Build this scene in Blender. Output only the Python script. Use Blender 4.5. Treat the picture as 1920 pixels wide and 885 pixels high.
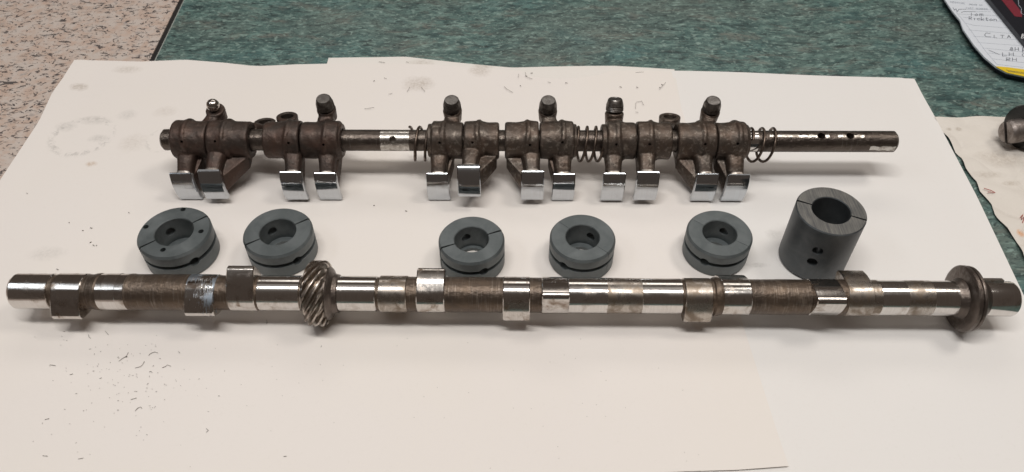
import bpy, bmesh, math, random
from mathutils import Vector, Matrix

# ------------------------------------------------------------------ scene, camera, light
for o in list(bpy.data.objects):
    bpy.data.objects.remove(o)
S = bpy.context.scene
COL = S.collection
H, PITCH, F = 0.40, math.radians(47.0), 1456.0     # camera height, pitch, focal length in photo pixels

cam_d = bpy.data.cameras.new('camera')
cam_d.sensor_width = 36.0
cam_d.lens = F / 1920.0 * 36.0
cam_d.clip_start, cam_d.clip_end = 0.01, 50.0
cam_d.dof.use_dof = True
cam_d.dof.focus_distance = 0.53
cam_d.dof.aperture_fstop = 15.0
cam = bpy.data.objects.new('camera', cam_d)
COL.objects.link(cam)
cam.location = (0, 0, H)
cam.rotation_euler = (math.pi / 2 - PITCH, 0, 0)
S.camera = cam

W = bpy.data.worlds.new('World'); S.world = W
W.use_nodes = True
bg = W.node_tree.nodes['Background']
bg.inputs['Color'].default_value = (0.076, 0.060, 0.050, 1)
bg.inputs['Strength'].default_value = 1.0

def area_light(name, loc, target, sx, sy, power, color):
    d = bpy.data.lights.new(name, 'AREA'); d.shape = 'RECTANGLE'
    d.size, d.size_y, d.energy, d.color = sx, sy, power, color
    o = bpy.data.objects.new(name, d); COL.objects.link(o)
    o.location = loc
    o.rotation_euler = (Vector(target) - Vector(loc)).to_track_quat('-Z', 'Y').to_euler()
    return o
area_light('ceiling_tube_lamp', (-0.10, 0.09, 1.90), (-0.05, 0.36, 0), 1.3, 0.18, 21.8, (1.0, 0.98, 0.95))
area_light('second_tube_lamp', (-1.25, 0.11, 1.55), (-0.3, 0.36, 0), 1.0, 0.22, 2.6, (0.86, 0.93, 1.0))
area_light('far_ceiling_lamp', (0.85, 0.62, 1.50), (0.1, 0.35, 0), 0.38, 0.34, 5.6, (1.0, 0.94, 0.87))
area_light('back_fill_light', (0.1, 2.3, 1.9), (0.0, 0.4, 0), 2.2, 0.6, 9.0, (1.0, 0.95, 0.89))  # unseen soft fill added behind, for grey reflections on pads and cylinder tops
area_light('ceiling_bounce_fill', (0.0, 0.35, 2.3), (0.0, 0.36, 0), 2.6, 1.6, 2.8, (1.0, 0.97, 0.94))  # dim panel added in place of ceiling bounce, to grade reflections in the metal

S.view_settings.view_transform = 'Standard'
S.view_settings.look = 'None'
S.view_settings.exposure = 0.0
S.view_settings.gamma = 1.0

# ------------------------------------------------------------------ helpers
def P(px, py, z=0.0):
    """point of the plane at height z seen at photo pixel px, py"""
    a = (px - 960) / F; b = -(py - 442.5) / F
    d = Vector((a, math.cos(PITCH) + b * math.sin(PITCH), -math.sin(PITCH) + b * math.cos(PITCH)))
    return Vector((0, 0, H)) + d * ((z - H) / d.z)
def depth_k(p):
    return (p.y * math.cos(PITCH) - (p.z - H) * math.sin(PITCH)) / F
def proj_x(p):
    return 960 + p.x / depth_k(p)

def tag(o, label=None, cat=None, group=None, kind=None):
    if label: o['label'] = label
    if cat: o['category'] = cat
    if group: o['group'] = group
    if kind: o['kind'] = kind
    return o
def empty(name, loc, rot=(0, 0, 0)):
    o = bpy.data.objects.new(name, None); o.empty_display_size = 0.01
    COL.objects.link(o); o.location = loc; o.rotation_euler = rot
    return o
class MB:
    def __init__(s): s.v = []; s.f = []
    def add(s, vs, fs):
        n = len(s.v); s.v += [tuple(v) for v in vs]; s.f += [tuple(i + n for i in f) for f in fs]
    def mesh(s, name, sharp=35):
        m = bpy.data.meshes.new(name); m.from_pydata(s.v, [], s.f); m.validate()
        bm = bmesh.new(); bm.from_mesh(m)
        bmesh.ops.remove_doubles(bm, verts=bm.verts, dist=1e-7)
        bmesh.ops.recalc_face_normals(bm, faces=bm.faces); bm.to_mesh(m); bm.free()
        smooth(m, sharp)
        return m
    def build(s, name, mat, parent=None, sharp=35):
        return link(name, s.mesh(name, sharp), mat, parent)
def smooth(m, sharp=35):
    m.shade_smooth()
    m.set_sharp_from_angle(angle=math.radians(sharp))
def link(name, mesh, mat, parent=None):
    o = bpy.data.objects.new(name, mesh); COL.objects.link(o)
    if mat and not mesh.materials: mesh.materials.append(mat)
    if parent: o.parent = parent
    return o
def cut(o, cutters, sharp=35):
    """boolean-subtract temporary meshes from a linked object"""
    tmp = []
    for mb in cutters:
        c = link('cutter', mb.mesh('cutter'), None, o.parent); tmp.append(c)
        md = o.modifiers.new('b', 'BOOLEAN'); md.operation = 'DIFFERENCE'; md.solver = 'EXACT'; md.object = c
    bake(o, sharp)
    for c in tmp: bpy.data.objects.remove(c)
def bake(o, sharp=35):
    dg = bpy.context.evaluated_depsgraph_get(); dg.update()
    m = bpy.data.meshes.new_from_object(o.evaluated_get(dg))
    o.modifiers.clear(); o.data = m
    smooth(m, sharp)

def rings(mb, rr, closed_ends=True, loop=False):
    n = len(rr[0]); vs = [v for r in rr for v in r]; fs = []
    m = len(rr)
    for i in range(m if loop else m - 1):
        j = (i + 1) % m
        for k in range(n):
            l = (k + 1) % n
            fs.append((i * n + k, i * n + l, j * n + l, j * n + k))
    if closed_ends and not loop:
        fs.append(tuple(range(n))); fs.append(tuple((m - 1) * n + k for k in range(n)))
    mb.add(vs, fs)
def lathe_x(mb, prof, n=48, cy=0.0, cz=0.0, loop=False):
    rr = []
    for x, r in prof:
        rr.append([(x, cy + r * math.cos(2 * math.pi * k / n), cz + r * math.sin(2 * math.pi * k / n)) for k in range(n)])
    rings(mb, rr, loop=loop)
def lathe_axis(mb, o, d, prof, n=24, loop=False):
    """profile (t, r) round axis o + t d"""
    d = Vector(d).normalized(); o = Vector(o)
    a = d.orthogonal().normalized(); b = d.cross(a)
    rr = [[o + d * t + (a * math.cos(2 * math.pi * k / n) + b * math.sin(2 * math.pi * k / n)) * r for k in range(n)] for t, r in prof]
    rings(mb, rr, loop=loop)
def tube(mb, pts, r, n=8):
    pts = [Vector(p) for p in pts]; rr = []; prev = None
    for i, p in enumerate(pts):
        t = (pts[min(i + 1, len(pts) - 1)] - pts[max(i - 1, 0)]).normalized()
        a = (prev - t * prev.dot(t)).normalized() if prev else t.orthogonal().normalized()
        prev = a; b = t.cross(a)
        rr.append([p + (a * math.cos(2 * math.pi * k / n) + b * math.sin(2 * math.pi * k / n)) * r for k in range(n)])
    rings(mb, rr)
def box(mb, c, s, M=None):
    c = Vector(c); vs = []
    for x in (-1, 1):
        for y in (-1, 1):
            for z in (-1, 1):
                v = Vector((x * s[0] / 2, y * s[1] / 2, z * s[2] / 2))
                vs.append(c + (M @ v if M else v))
    mb.add(vs, [(0, 1, 3, 2), (4, 6, 7, 5), (0, 4, 5, 1), (2, 3, 7, 6), (0, 2, 6, 4), (1, 5, 7, 3)])
def hull2d(pts):
    pts = sorted(set((round(x, 9), round(y, 9)) for x, y in pts))
    def half(ps):
        h = []
        for p in ps:
            while len(h) > 1 and (h[-1][0] - h[-2][0]) * (p[1] - h[-2][1]) - (h[-1][1] - h[-2][1]) * (p[0] - h[-2][0]) <= 0: h.pop()
            h.append(p)
        return h
    a = half(pts); b = half(pts[::-1])
    return a[:-1] + b[:-1]

# ------------------------------------------------------------------ materials
class NT:
    def __init__(s, name):
        s.m = bpy.data.materials.new(name); s.m.use_nodes = True
        s.t = s.m.node_tree; s.n = s.t.nodes; s.b = s.n['Principled BSDF']; s.out = s.n['Material Output']
        tc = s.n.new('ShaderNodeTexCoord'); s.obj = tc.outputs['Object']
        s.off = None
    def set(s, **k):
        for a, v in k.items():
            i = s.b.inputs[a.replace('_', ' ')]
            if hasattr(v, 'is_linked') or isinstance(v, bpy.types.NodeSocket): s.t.links.new(v, i)
            else: i.default_value = v if not (isinstance(v, tuple) and len(v) == 3) else (*v, 1)
    def l(s, v, sock):
        if isinstance(v, bpy.types.NodeSocket): s.t.links.new(v, sock)
        else:
            if isinstance(v, tuple) and len(v) == 3 and sock.type == 'RGBA': v = (*v, 1)
            sock.default_value = v
    def map(s, scale=(1, 1, 1), rot=(0, 0, 0), loc=(0, 0, 0), vec=None):
        n = s.n.new('ShaderNodeMapping'); s.l(vec or s.obj, n.inputs['Vector'])
        n.inputs['Scale'].default_value = scale; n.inputs['Rotation'].default_value = rot; n.inputs['Location'].default_value = loc
        return n.outputs[0]
    def rand(s):
        """object coordinates shifted per object"""
        oi = s.n.new('ShaderNodeObjectInfo'); v = s.n.new('ShaderNodeVectorMath'); v.operation = 'MULTIPLY_ADD'
        s.t.links.new(oi.outputs['Random'], v.inputs[0]); v.inputs[1].default_value = (7.3, 3.1, 5.7); s.t.links.new(s.obj, v.inputs[2])
        return v.outputs[0]
    def noise(s, vec, scale, detail=4, rough=.55, dist=0.0):
        n = s.n.new('ShaderNodeTexNoise'); s.l(vec, n.inputs['Vector'])
        n.inputs['Scale'].default_value = scale; n.inputs['Detail'].default_value = detail
        n.inputs['Roughness'].default_value = rough; n.inputs['Distortion'].default_value = dist
        return n.outputs['Fac']
    def vor(s, vec, scale, feat='F1', out='Distance', rnd=1.0):
        n = s.n.new('ShaderNodeTexVoronoi'); n.feature = feat; s.l(vec, n.inputs['Vector'])
        n.inputs['Scale'].default_value = scale; n.inputs['Randomness'].default_value = rnd
        return n.outputs[out]
    def ramp(s, fac, stops, interp='LINEAR'):
        n = s.n.new('ShaderNodeValToRGB'); s.l(fac, n.inputs[0]); e = n.color_ramp.elements
        n.color_ramp.interpolation = interp
        while len(e) < len(stops): e.new(.5)
        for q, (p, c) in zip(e, stops):
            q.position = p; q.color = (c, c, c, 1) if isinstance(c, (int, float)) else (*c, 1)
        return n.outputs[0]
    def mix(s, f, a, b, mode='MIX'):
        n = s.n.new('ShaderNodeMix'); n.data_type = 'RGBA'; n.blend_type = mode
        s.l(f, n.inputs[0]); s.l(a, n.inputs[6]); s.l(b, n.inputs[7]); return n.outputs[2]
    def math(s, op, a, b=0.0, c=0.0):
        n = s.n.new('ShaderNodeMath'); n.operation = op
        s.l(a, n.inputs[0]); s.l(b, n.inputs[1]); s.l(c, n.inputs[2]); return n.outputs[0]
    def bump(s, h, strength=.3, dist=.0003, prev=None):
        n = s.n.new('ShaderNodeBump'); s.l(h, n.inputs['Height']); n.inputs['Strength'].default_value = strength
        n.inputs['Distance'].default_value = dist
        if prev: s.t.links.new(prev, n.inputs['Normal'])
        return n.outputs[0]
    def xyz(s, vec):
        n = s.n.new('ShaderNodeSeparateXYZ'); s.l(vec, n.inputs[0]); return n.outputs

def metal(name, base, dark, rough, stain=.5, ring=True, ringstr=.04, metallic=1.0, stain_scale=110, rrange=.12):
    t = NT(name); v = t.rand()
    st = t.noise(v, stain_scale, 6, .65, .6)
    sf = t.ramp(st, [(stain - .07, 0.0), (stain + .12, 1.0)])
    fine = t.noise(t.map((1400, 25, 25), vec=v), 1.0, 3, .6)
    col = t.mix(sf, base, dark)
    col = t.mix(t.ramp(fine, [(.35, 0.0), (.75, .25)]), col, dark)
    t.set(Base_Color=col, Metallic=metallic)
    r = t.math('MULTIPLY_ADD', sf, rrange * 1.6, rough)
    r = t.math('MULTIPLY_ADD', fine, rrange * .8, r)
    t.set(Roughness=r)
    nb = t.bump(fine, ringstr * 4, .0001)
    nb = t.bump(t.noise(v, 900, 3), .06, .0002, nb)
    t.set(Normal=nb)
    return t.m
def cast(name, base, light, rust, rough=.5, turned=False, metallic=.55, worn=.62):
    t = NT(name); v = t.rand()
    big = t.noise(v, 70, 5, .6, .4); fine = t.noise(v, 900, 4, .6)
    col = t.mix(t.ramp(big, [(.38, 0.0), (.68, 1.0)]), base, rust)
    lines = t.noise(t.map((1500, 70, 70), vec=v), 1.0, 4, .6)
    w = t.noise(v, 260, 6, .75) if not turned else t.math('MULTIPLY_ADD', t.noise(v, 110, 5, .7), .42, t.math('MULTIPLY', lines, .62))
    col = t.mix(t.ramp(w, [(worn - .06, 0.0), (worn + .16, .85)]), col, light)
    t.set(Base_Color=col, Metallic=metallic)
    t.set(Roughness=t.math('MULTIPLY_ADD', fine, .22, rough - .1))
    nb = t.bump(fine, .55, .0003)
    nb = t.bump(t.noise(v, 300, 4), .6, .0008, nb)
    if turned: nb = t.bump(lines, .5, .0002, nb)
    t.set(Normal=nb)
    return t.m

M = {}
M['polished'] = metal('polished_steel', (.70, .675, .65), (.34, .28, .23), .10, stain=.60, stain_scale=70, ringstr=.06)
M['stained'] = metal('stained_steel', (.50, .46, .42), (.24, .195, .155), .20, stain=.47, stain_scale=120, ringstr=.04)
M['lobe'] = metal('lobe_steel', (.64, .61, .58), (.26, .20, .155), .10, stain=.565, stain_scale=120, ringstr=.03)
def scratched():
    t = NT('scratched_lobe_steel'); v = t.rand()
    st = t.ramp(t.noise(v, 110, 5, .6, .4), [(.55, 0.0), (.7, 1.0)])
    line = t.noise(t.map((2400, 220, 220), vec=v), 1.0, 3, .6)
    area = t.noise(v, 75, 3, .5, .3)
    m = t.ramp(t.math('ADD', t.math('MULTIPLY', line, .6), t.math('MULTIPLY', area, .8)), [(.735, 0.0), (.80, .85)])
    col = t.mix(st, (.62, .59, .56), (.28, .22, .18)); col = t.mix(m, col, (.30, .36, .43))
    t.set(Base_Color=col, Metallic=1.0, Roughness=t.math('MULTIPLY_ADD', m, .38, .11), Normal=t.bump(m, .3, .0002)); return t.m
M['scratched'] = scratched()
M['core'] = cast('turned_brown_steel', (.100, .076, .060), (.34, .285, .235), (.145, .105, .076), .40, turned=True, metallic=.75, worn=.60)
M['flange'] = cast('flange_steel', (.15, .125, .11), (.36, .32, .29), (.12, .095, .08), .36, turned=True, metallic=.85, worn=.62)
M['gear'] = metal('gear_steel', (.54, .49, .44), (.20, .16, .13), .22, stain=.52, stain_scale=160, ringstr=.02)
M['hub'] = cast('brown_casting', (.080, .064, .053), (.36, .31, .26), (.105, .072, .054), .44, metallic=.65, worn=.585)
M['hub_dark'] = cast('rusty_casting', (.058, .044, .037), (.22, .175, .14), (.092, .055, .042), .48, metallic=.6, worn=.63)
M['arm_end'] = metal('ground_arm_end', (.45, .42, .39), (.22, .18, .15), .32, stain=.5, stain_scale=300)
M['pad'] = metal('mirror_pad', (.57, .60, .63), (.42, .41, .41), .095, stain=.66, stain_scale=150, ringstr=.008, rrange=.05)
M['screw'] = metal('dark_screw_steel', (.26, .24, .225), (.10, .085, .075), .34, stain=.46, stain_scale=200)
M['cap_face'] = metal('cap_face_steel', (.30, .285, .27), (.16, .145, .135), .26, stain=.5, stain_scale=160)
M['ball'] = metal('bright_ball_steel', (.60, .56, .53), (.30, .25, .22), .12, stain=.62, stain_scale=200)
M['shaft'] = cast('brown_shaft_steel', (.115, .095, .08), (.40, .36, .32), (.075, .058, .05), .34, turned=True, metallic=.85, worn=.66)
M['shaft_bright'] = metal('rubbed_shaft_steel', (.56, .54, .51), (.26, .23, .20), .20, stain=.52, stain_scale=150)
M['spring'] = metal('dark_spring_wire', (.20, .155, .125), (.08, .06, .05), .34, stain=.5, stain_scale=200)

def bearing_mat(name, base, light, rough=.5, metallic=.45):
    t = NT(name); v = t.rand()
    n = t.noise(v, 55, 5, .6, .5); f = t.noise(v, 1600, 3, .6)
    col = t.mix(t.ramp(n, [(.40, 0.0), (.72, 1.0)]), base, light)
    col = t.mix(t.ramp(f, [(.3, .0), (.8, .22)]), col, light)
    sc = t.noise(t.map((90, 1500, 90), rot=(0, 0, .3), vec=v), 1.0, 2)
    col = t.mix(t.ramp(sc, [(.66, 0.0), (.80, .35)]), col, light)
    t.set(Base_Color=col, Metallic=metallic, Roughness=t.math('MULTIPLY_ADD', n, .2, rough - .1))
    t.set(Normal=t.bump(f, .25, .00015))
    return t.m
M['bearing'] = bearing_mat('grey_phosphate', (.098, .113, .116), (.165, .182, .186), .5)
M['bearing_dark'] = bearing_mat('dark_phosphate', (.062, .070, .075), (.115, .122, .126), .46)
def brushed():
    t = NT('rubbed_phosphate'); v = t.rand()
    sc = t.noise(t.map((1500, 60, 60), rot=(0, 0, .12), vec=v), 1.0, 3, .6); n = t.noise(v, 90, 4)
    col = t.mix(t.ramp(t.math('ADD', sc, t.math('MULTIPLY', n, .5)), [(.58, 0.0), (.95, 1.0)]), (.11, .113, .113), (.235, .228, .212))
    t.set(Base_Color=col, Metallic=.6, Roughness=.42, Normal=t.bump(sc, .2, .0001)); return t.m
M['rubbed'] = brushed()

def plain(name, col, rough=.5, metallic=0.0):
    t = NT(name); n = t.noise(t.rand(), 300, 3)
    t.set(Base_Color=t.mix(t.ramp(n, [(.3, 0.0), (.8, .3)]), col, tuple(c * .7 for c in col)), Roughness=rough, Metallic=metallic); return t.m
M['black'] = plain('black_trim', (.012, .011, .011), .5)
M['black_gloss'] = plain('black_card', (.012, .014, .020), .28)
M['navy'] = plain('navy_board', (.018, .024, .042), .5)
M['red'] = plain('red_print', (.20, .025, .04), .35)
M['white_print'] = plain('white_print', (.75, .76, .78), .5)
M['yellow'] = plain('yellow_card', (.78, .55, .02), .5)
M['ink'] = plain('ink', (.06, .07, .10), .6)
M['rule'] = plain('rule_print', (.36, .40, .45), .6)
M['filing'] = plain('dark_filings', (.27, .25, .225), .5, .3)
M['grey_bolt'] = metal('dull_bolt_steel', (.33, .30, .285), (.20, .17, .155), .38, stain=.5, stain_scale=120)
M['dark_fitting'] = plain('black_fitting', (.02, .019, .018), .42, .2)

def paper(name, base, tint, stains=(), wrinkle=0.0, creamy=None):
    t = NT(name); v = t.obj
    col = t.mix(t.ramp(t.noise(v, 7, 3, .5), [(.35, 0.0), (.7, 1.0)]), base, tint)
    fib = t.noise(v, 420, 4, .7)
    col = t.mix(t.ramp(fib, [(.58, 0.0), (.9, .16)]), col, (.5, .45, .38))
    if creamy:
        x = t.xyz(v)
        col = t.mix(t.ramp(t.math('MULTIPLY_ADD', t.noise(v, 9, 3), .10, x[1]), [(.0, 0.0), (1.0, 1.0)]) if False else
                    t.math('MULTIPLY', t.ramp(t.noise(t.map(vec=v, loc=(3, 1, 0)), 6, 4), [(.42, 0.0), (.62, 1.0)]), .55), col, creamy)
    for s in stains:
        p = P(s[0], s[1]); kx = depth_k(p); rx = s[2] * kx; ry = s[3] * kx / .66
        q = t.map((1 / rx, 1 / ry, 0), loc=(-p.x / rx, -p.y / ry, 0), vec=v)
        dn = t.n.new('ShaderNodeVectorMath'); dn.operation = 'LENGTH'; t.l(q, dn.inputs[0]); d = dn.outputs['Value']
        wob = t.noise(v, s[7] if len(s) > 7 else 130, 5, .7)
        d = t.math('ADD', d, t.math('MULTIPLY_ADD', wob, .9, -.45))
        if s[6] == 'ring':
            f = t.ramp(d, [(.80, 0.0), (.93, 1.0), (1.0, .0)])
            f = t.math('MULTIPLY', f, t.ramp(wob, [(.42, 0.0), (.6, 1.0)]))
        else:
            f = t.ramp(d, [(.35, 1.0), (1.0, 0.0)])
            f = t.math('MULTIPLY', f, t.ramp(t.noise(v, 480, 5, .7), [(.35, .2), (.65, 1.0)]))
        col = t.mix(t.math('MULTIPLY', f, s[5]), col, s[4])
    t.set(Base_Color=col, Roughness=.62)
    t.b.inputs['Specular IOR Level'].default_value = .3
    nb = t.bump(fib, .10, .0002)
    if wrinkle:
        w = t.ramp(t.vor(t.map(vec=v, scale=(1, 1, 0)), 28, 'DISTANCE_TO_EDGE'), [(0, 0.0), (.10, 1.0)])
        nb = t.bump(t.math('ADD', w, t.noise(v, 60, 5, .6, 1.0)), wrinkle, .002, nb)
    t.set(Normal=nb)
    return t.m
BRN, GRY, RST = (.33, .26, .19), (.36, .345, .32), (.42, .24, .10)
stL = [(155, 258, 62, 40, GRY, .5, 'ring'), (127, 240, 24, 11, GRY, .32, 'blob'), (178, 228, 36, 10, GRY, .34, 'blob'), (186, 262, 22, 9, GRY, .42, 'blob'),
       (150, 166, 20, 9, BRN, .60, 'blob'), (172, 310, 14, 6, RST, .55, 'blob'), (240, 218, 22, 12, GRY, .30, 'blob'),
       (785, 160, 34, 17, BRN, .50, 'blob'), (240, 135, 30, 9, BRN, .35, 'blob'), (305, 265, 32, 24, GRY, .3, 'ring'),
       (900, 135, 24, 16, BRN, .45, 'blob'), (1065, 140, 40, 8, BRN, .3, 'blob'), (250, 270, 30, 20, BRN, .22, 'blob'), (310, 212, 26, 12, BRN, .22, 'blob'),
       (90, 478, 40, 14, GRY, .25, 'blob'), (700, 300, 60, 18, BRN, .12, 'blob')]
M['paper_left'] = paper('cream_paper', (.82, .770, .730), (.81, .757, .72), stL, creamy=(.815, .762, .705))
M['paper_mid'] = paper('cream_paper_below', (.80, .76, .715), (.795, .755, .71), [(790, 120, 30, 8, BRN, .4, 'blob'), (905, 126, 24, 8, BRN, .5, 'blob')])
M['paper_right'] = paper('white_paper', (.81, .782, .755), (.805, .78, .758), [(1200, 190, 12, 8, GRY, .5, 'ring'), (1150, 470, 30, 10, GRY, .12, 'blob'), (1450, 440, 20, 9, GRY, .3, 'blob'), (1420, 498, 26, 5, GRY, .4, 'blob')])
M['paper_dirty'] = paper('dirty_paper', (.74, .69, .63), (.66, .61, .55), [(1880, 300, 60, 20, BRN, .4, 'blob'), (1912, 440, 9, 7, (.70, .28, .06), .9, 'blob'), (1850, 330, 40, 7, BRN, .35, 'blob'), (1895, 345, 20, 5, BRN, .5, 'blob'), (1795, 245, 8, 5, BRN, .6, 'blob'), (1778, 244, 6, 4, BRN, .6, 'blob')], wrinkle=.35)
M['form'] = paper('form_paper', (.66, .70, .76), (.68, .71, .76))

def granite():
    t = NT('pink_granite'); v = t.obj
    col = t.mix(t.ramp(t.noise(v, 75, 5, .65, .3), [(.40, 0.0), (.58, 1.0)]), (.53, .405, .335), (.57, .495, .445))
    col = t.mix(t.ramp(t.vor(t.map((1, 1.3, 1), vec=v), 75, out='Distance'), [(.14, .5), (.30, 0.0)]), col, (.55, .40, .325))
    col = t.mix(t.ramp(t.noise(t.map(vec=v, loc=(5, 5, 5)), 130, 4, .6), [(.58, 0.0), (.68, .8)]), col, (.36, .32, .30))
    for sc, rot, th, loc in (((85, 210, 1), .5, .622, (1, 2, 0)), ((120, 250, 1), -.45, .628, (7, 3, 0)), ((190, 160, 1), .2, .64, (2, 9, 0))):
        s = t.noise(t.map(sc, rot=(0, 0, rot), loc=loc, vec=v), 1.0, 3, .5, 1.2)
        col = t.mix(t.ramp(s, [(th - .012, 0.0), (th + .012, .92)]), col, (.075, .065, .065))
    t.set(Base_Color=col, Roughness=.36); return t.m
M['granite'] = granite()
def laminate():
    t = NT('green_laminate'); v = t.obj
    wp = t.n.new('ShaderNodeVectorMath'); wp.operation = 'MULTIPLY_ADD'
    nz = t.n.new('ShaderNodeTexNoise'); t.l(v, nz.inputs['Vector']); nz.inputs['Scale'].default_value = 9; nz.inputs['Detail'].default_value = 3
    t.l(nz.outputs['Color'], wp.inputs[0]); wp.inputs[1].default_value = (.02, .03, 0); t.l(v, wp.inputs[2]); v = wp.outputs[0]
    n1 = t.noise(t.map((46, 105, 1), vec=v), 1.0, 7, .72, .6)
    col = t.ramp(n1, [(.30, (.018, .044, .046)), (.42, (.048, .098, .093)), (.52, (.095, .168, .152)), (.62, (.16, .255, .228)), (.76, (.26, .36, .31))])
    br = t.noise(t.map((22, 60, 1), loc=(4, 8, 0), vec=v), 1.0, 6, .7, .5)
    col = t.mix(t.ramp(br, [(.53, 0.0), (.64, .72)]), col, (.16, .155, .132))
    ol = t.noise(t.map((7, 11, 1), loc=(14, 2, 0), vec=v), 1.0, 4, .6)
    col = t.mix(t.ramp(ol, [(.44, 0.0), (.66, .5)]), col, (.15, .165, .142))
    teal = t.noise(t.map((10, 22, 1), loc=(24, 12, 0), vec=v), 1.0, 5, .65)
    col = t.mix(t.ramp(teal, [(.52, 0.0), (.68, .5)]), col, (.075, .185, .185))
    dk = t.noise(t.map((9, 26, 1), loc=(2, 22, 0), vec=v), 1.0, 5, .65)
    col = t.mix(t.ramp(dk, [(.52, 0.0), (.72, .55)]), col, (.030, .055, .056))
    for k, (sc, th) in enumerate((((62, 330, 1), .60), ((150, 430, 1), .62), ((34, 190, 1), .63), ((210, 480, 1), .60))):
        s = t.noise(t.map(sc, rot=(0, 0, -.10 + .1 * k), loc=(k * 3, 5, 0), vec=v), 1.0, 5, .62, .9)
        col = t.mix(t.ramp(s, [(th - .05, 0.0), (th + .05, .85)]), col, (.018, .032, .033))
    s = t.noise(t.map((170, 330, 1), loc=(9, 1, 0), vec=v), 1.0, 4, .6, .6)
    col = t.mix(t.ramp(s, [(.55, 0.0), (.66, .75)]), col, (.27, .37, .33))
    t.set(Base_Color=col, Roughness=.42); return t.m
M['laminate'] = laminate()

# ------------------------------------------------------------------ setting: the two counter tops and the black joint
E0, E1 = P(340, -10), P(280, 112)
dv = (E1 - E0).normalized()                     # the joint runs along this line
A0, A1 = E0 - dv * 1.2, E0 + dv * 1.6
nrm = Vector((dv.y, -dv.x, 0))
if nrm.x < 0: nrm = -nrm                          # towards the green side
g = .0042
def slab(name, pts, z0, z1, mat):
    mb = MB(); n = len(pts)
    vs = [(p.x, p.y, z1) for p in pts] + [(p.x, p.y, z0) for p in pts]
    mb.add(vs, [tuple(range(n)), tuple(range(2 * n - 1, n - 1, -1))] + [(i, (i + 1) % n, n + (i + 1) % n, n + i) for i in range(n)])
    o = mb.build(name, mat); tag(o, kind='structure'); return o
slab('granite_counter', [A0 - nrm * .0, A1, Vector((A1.x - 2.2, A1.y, 0)), Vector((A0.x - 2.2, A0.y, 0))], -.03, -.0004, M['granite'])
slab('black_joint', [A0 + nrm * .0003, A1 + nrm * .0003, A1 + nrm * g, A0 + nrm * g], -.03, -.0010, M['black'])
slab('green_counter', [A0 + nrm * (g + .0012), A1 + nrm * (g + .0012), Vector((A1.x + 3.2, A1.y, 0)), Vector((A0.x + 3.2, A0.y, 0))], -.03, -.0004, M['laminate'])
M['edge_highlight'] = plain('laminate_edge_highlight', (.34, .36, .33), .4)  # pale colour stands in for the highlight along the green counter's edge
slab('laminate_edge_highlight', [A0 + nrm * (g + .0002), A1 + nrm * (g + .0002), A1 + nrm * (g + .0011), A0 + nrm * (g + .0011)], -.03, -.0006, M['edge_highlight'])

# ------------------------------------------------------------------ sheets of paper
def resample(pts, n):
    L = [0.0]
    for a, b in zip(pts, pts[1:]): L.append(L[-1] + (b - a).length)
    out = []; j = 0
    for i in range(n + 1):
        d = L[-1] * i / n
        while j < len(pts) - 2 and L[j + 1] < d: j += 1
        out.append(pts[j].lerp(pts[j + 1], (d - L[j]) / max(1e-9, L[j + 1] - L[j])))
    return out
def coons(top, bottom, left, right, n, m):
    T, B = resample(top, n), resample(bottom, n); Lf, R = resample(left, m), resample(right, m)
    rows = []
    for j in range(m + 1):
        v = j / m; row = []
        for i in range(n + 1):
            u = i / n
            p = T[i] * (1 - v) + B[i] * v + Lf[j] * (1 - u) + R[j] * u - (T[0] * (1 - u) * (1 - v) + T[n] * u * (1 - v) + B[0] * (1 - u) * v + B[n] * u * v)
            row.append((p, u, v))
        rows.append(row)
    return rows
def sheet(name, z, top, bottom, left, right, mat, label, lift=None, n=70, m=50, th=.00022):
    pix = lambda q: [P(x, y) for x, y in q]
    rows = coons(pix(top), pix(bottom), pix(left), pix(right), n, m)
    up = []; dn = []
    for row in rows:
        for p, u, v in row:
            h = z + (lift(p, u, v) if lift else 0)
            up.append((p.x, p.y, h + th)); dn.append((p.x, p.y, h))
    N = len(up); w = n + 1; f = []
    for j in range(m):
        for i in range(n):
            a = j * w + i
            f.append((a, a + 1, a + w + 1, a + w)); f.append((N + a, N + a + w, N + a + w + 1, N + a + 1))
    edge = [i for i in range(w)] + [j * w + n for j in range(1, m + 1)] + [m * w + i for i in range(n - 1, -1, -1)] + [j * w for j in range(m - 1, 0, -1)]
    for a, b in zip(edge, edge[1:] + edge[:1]): f.append((a, N + a, N + b, b))
    mb = MB(); mb.add(up + dn, f)
    o = mb.build(name, mat, sharp=60)
    return tag(o, label, 'paper', 'sheets of paper under the parts')
sst = lambda a, b, x: (lambda t: t * t * (3 - 2 * t))(max(0, min(1, (x - a) / (b - a))))
sheet('paper_sheet', .0003, [(1200, 137), (1265, 135), (1400, 138), (1550, 143), (1690, 148), (1712, 153)], [(1160, 1000), (2130, 1000)],
      [(1200, 137), (1160, 1000)], [(1712, 153), (1752, 224), (1830, 372), (1920, 562), (2130, 1000)], M['paper_right'],
      'white sheet under the right half, its right edge crossing the green counter',
      lambda p, u, v: .0016 * sst(.965, 1, u) * (1 - .5 * v) + .0010 * sst(.06, 0, v) * (.5 + .5 * math.sin(u * 7)))
sheet('paper_sheet', .0007, [(617, 112), (700, 111), (760, 109), (850, 118), (960, 129), (1040, 128), (1150, 127), (1264, 132)], [(500, 480), (1330, 480)],
      [(617, 112), (500, 480)], [(1264, 132), (1330, 480)], M['paper_mid'],
      'cream sheet showing only as a strip along the far edge, behind the rockers',
      lambda p, u, v: .0012 * sst(.12, 0, v) * (.5 + .5 * math.sin(u * 9 + 1)))
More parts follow.
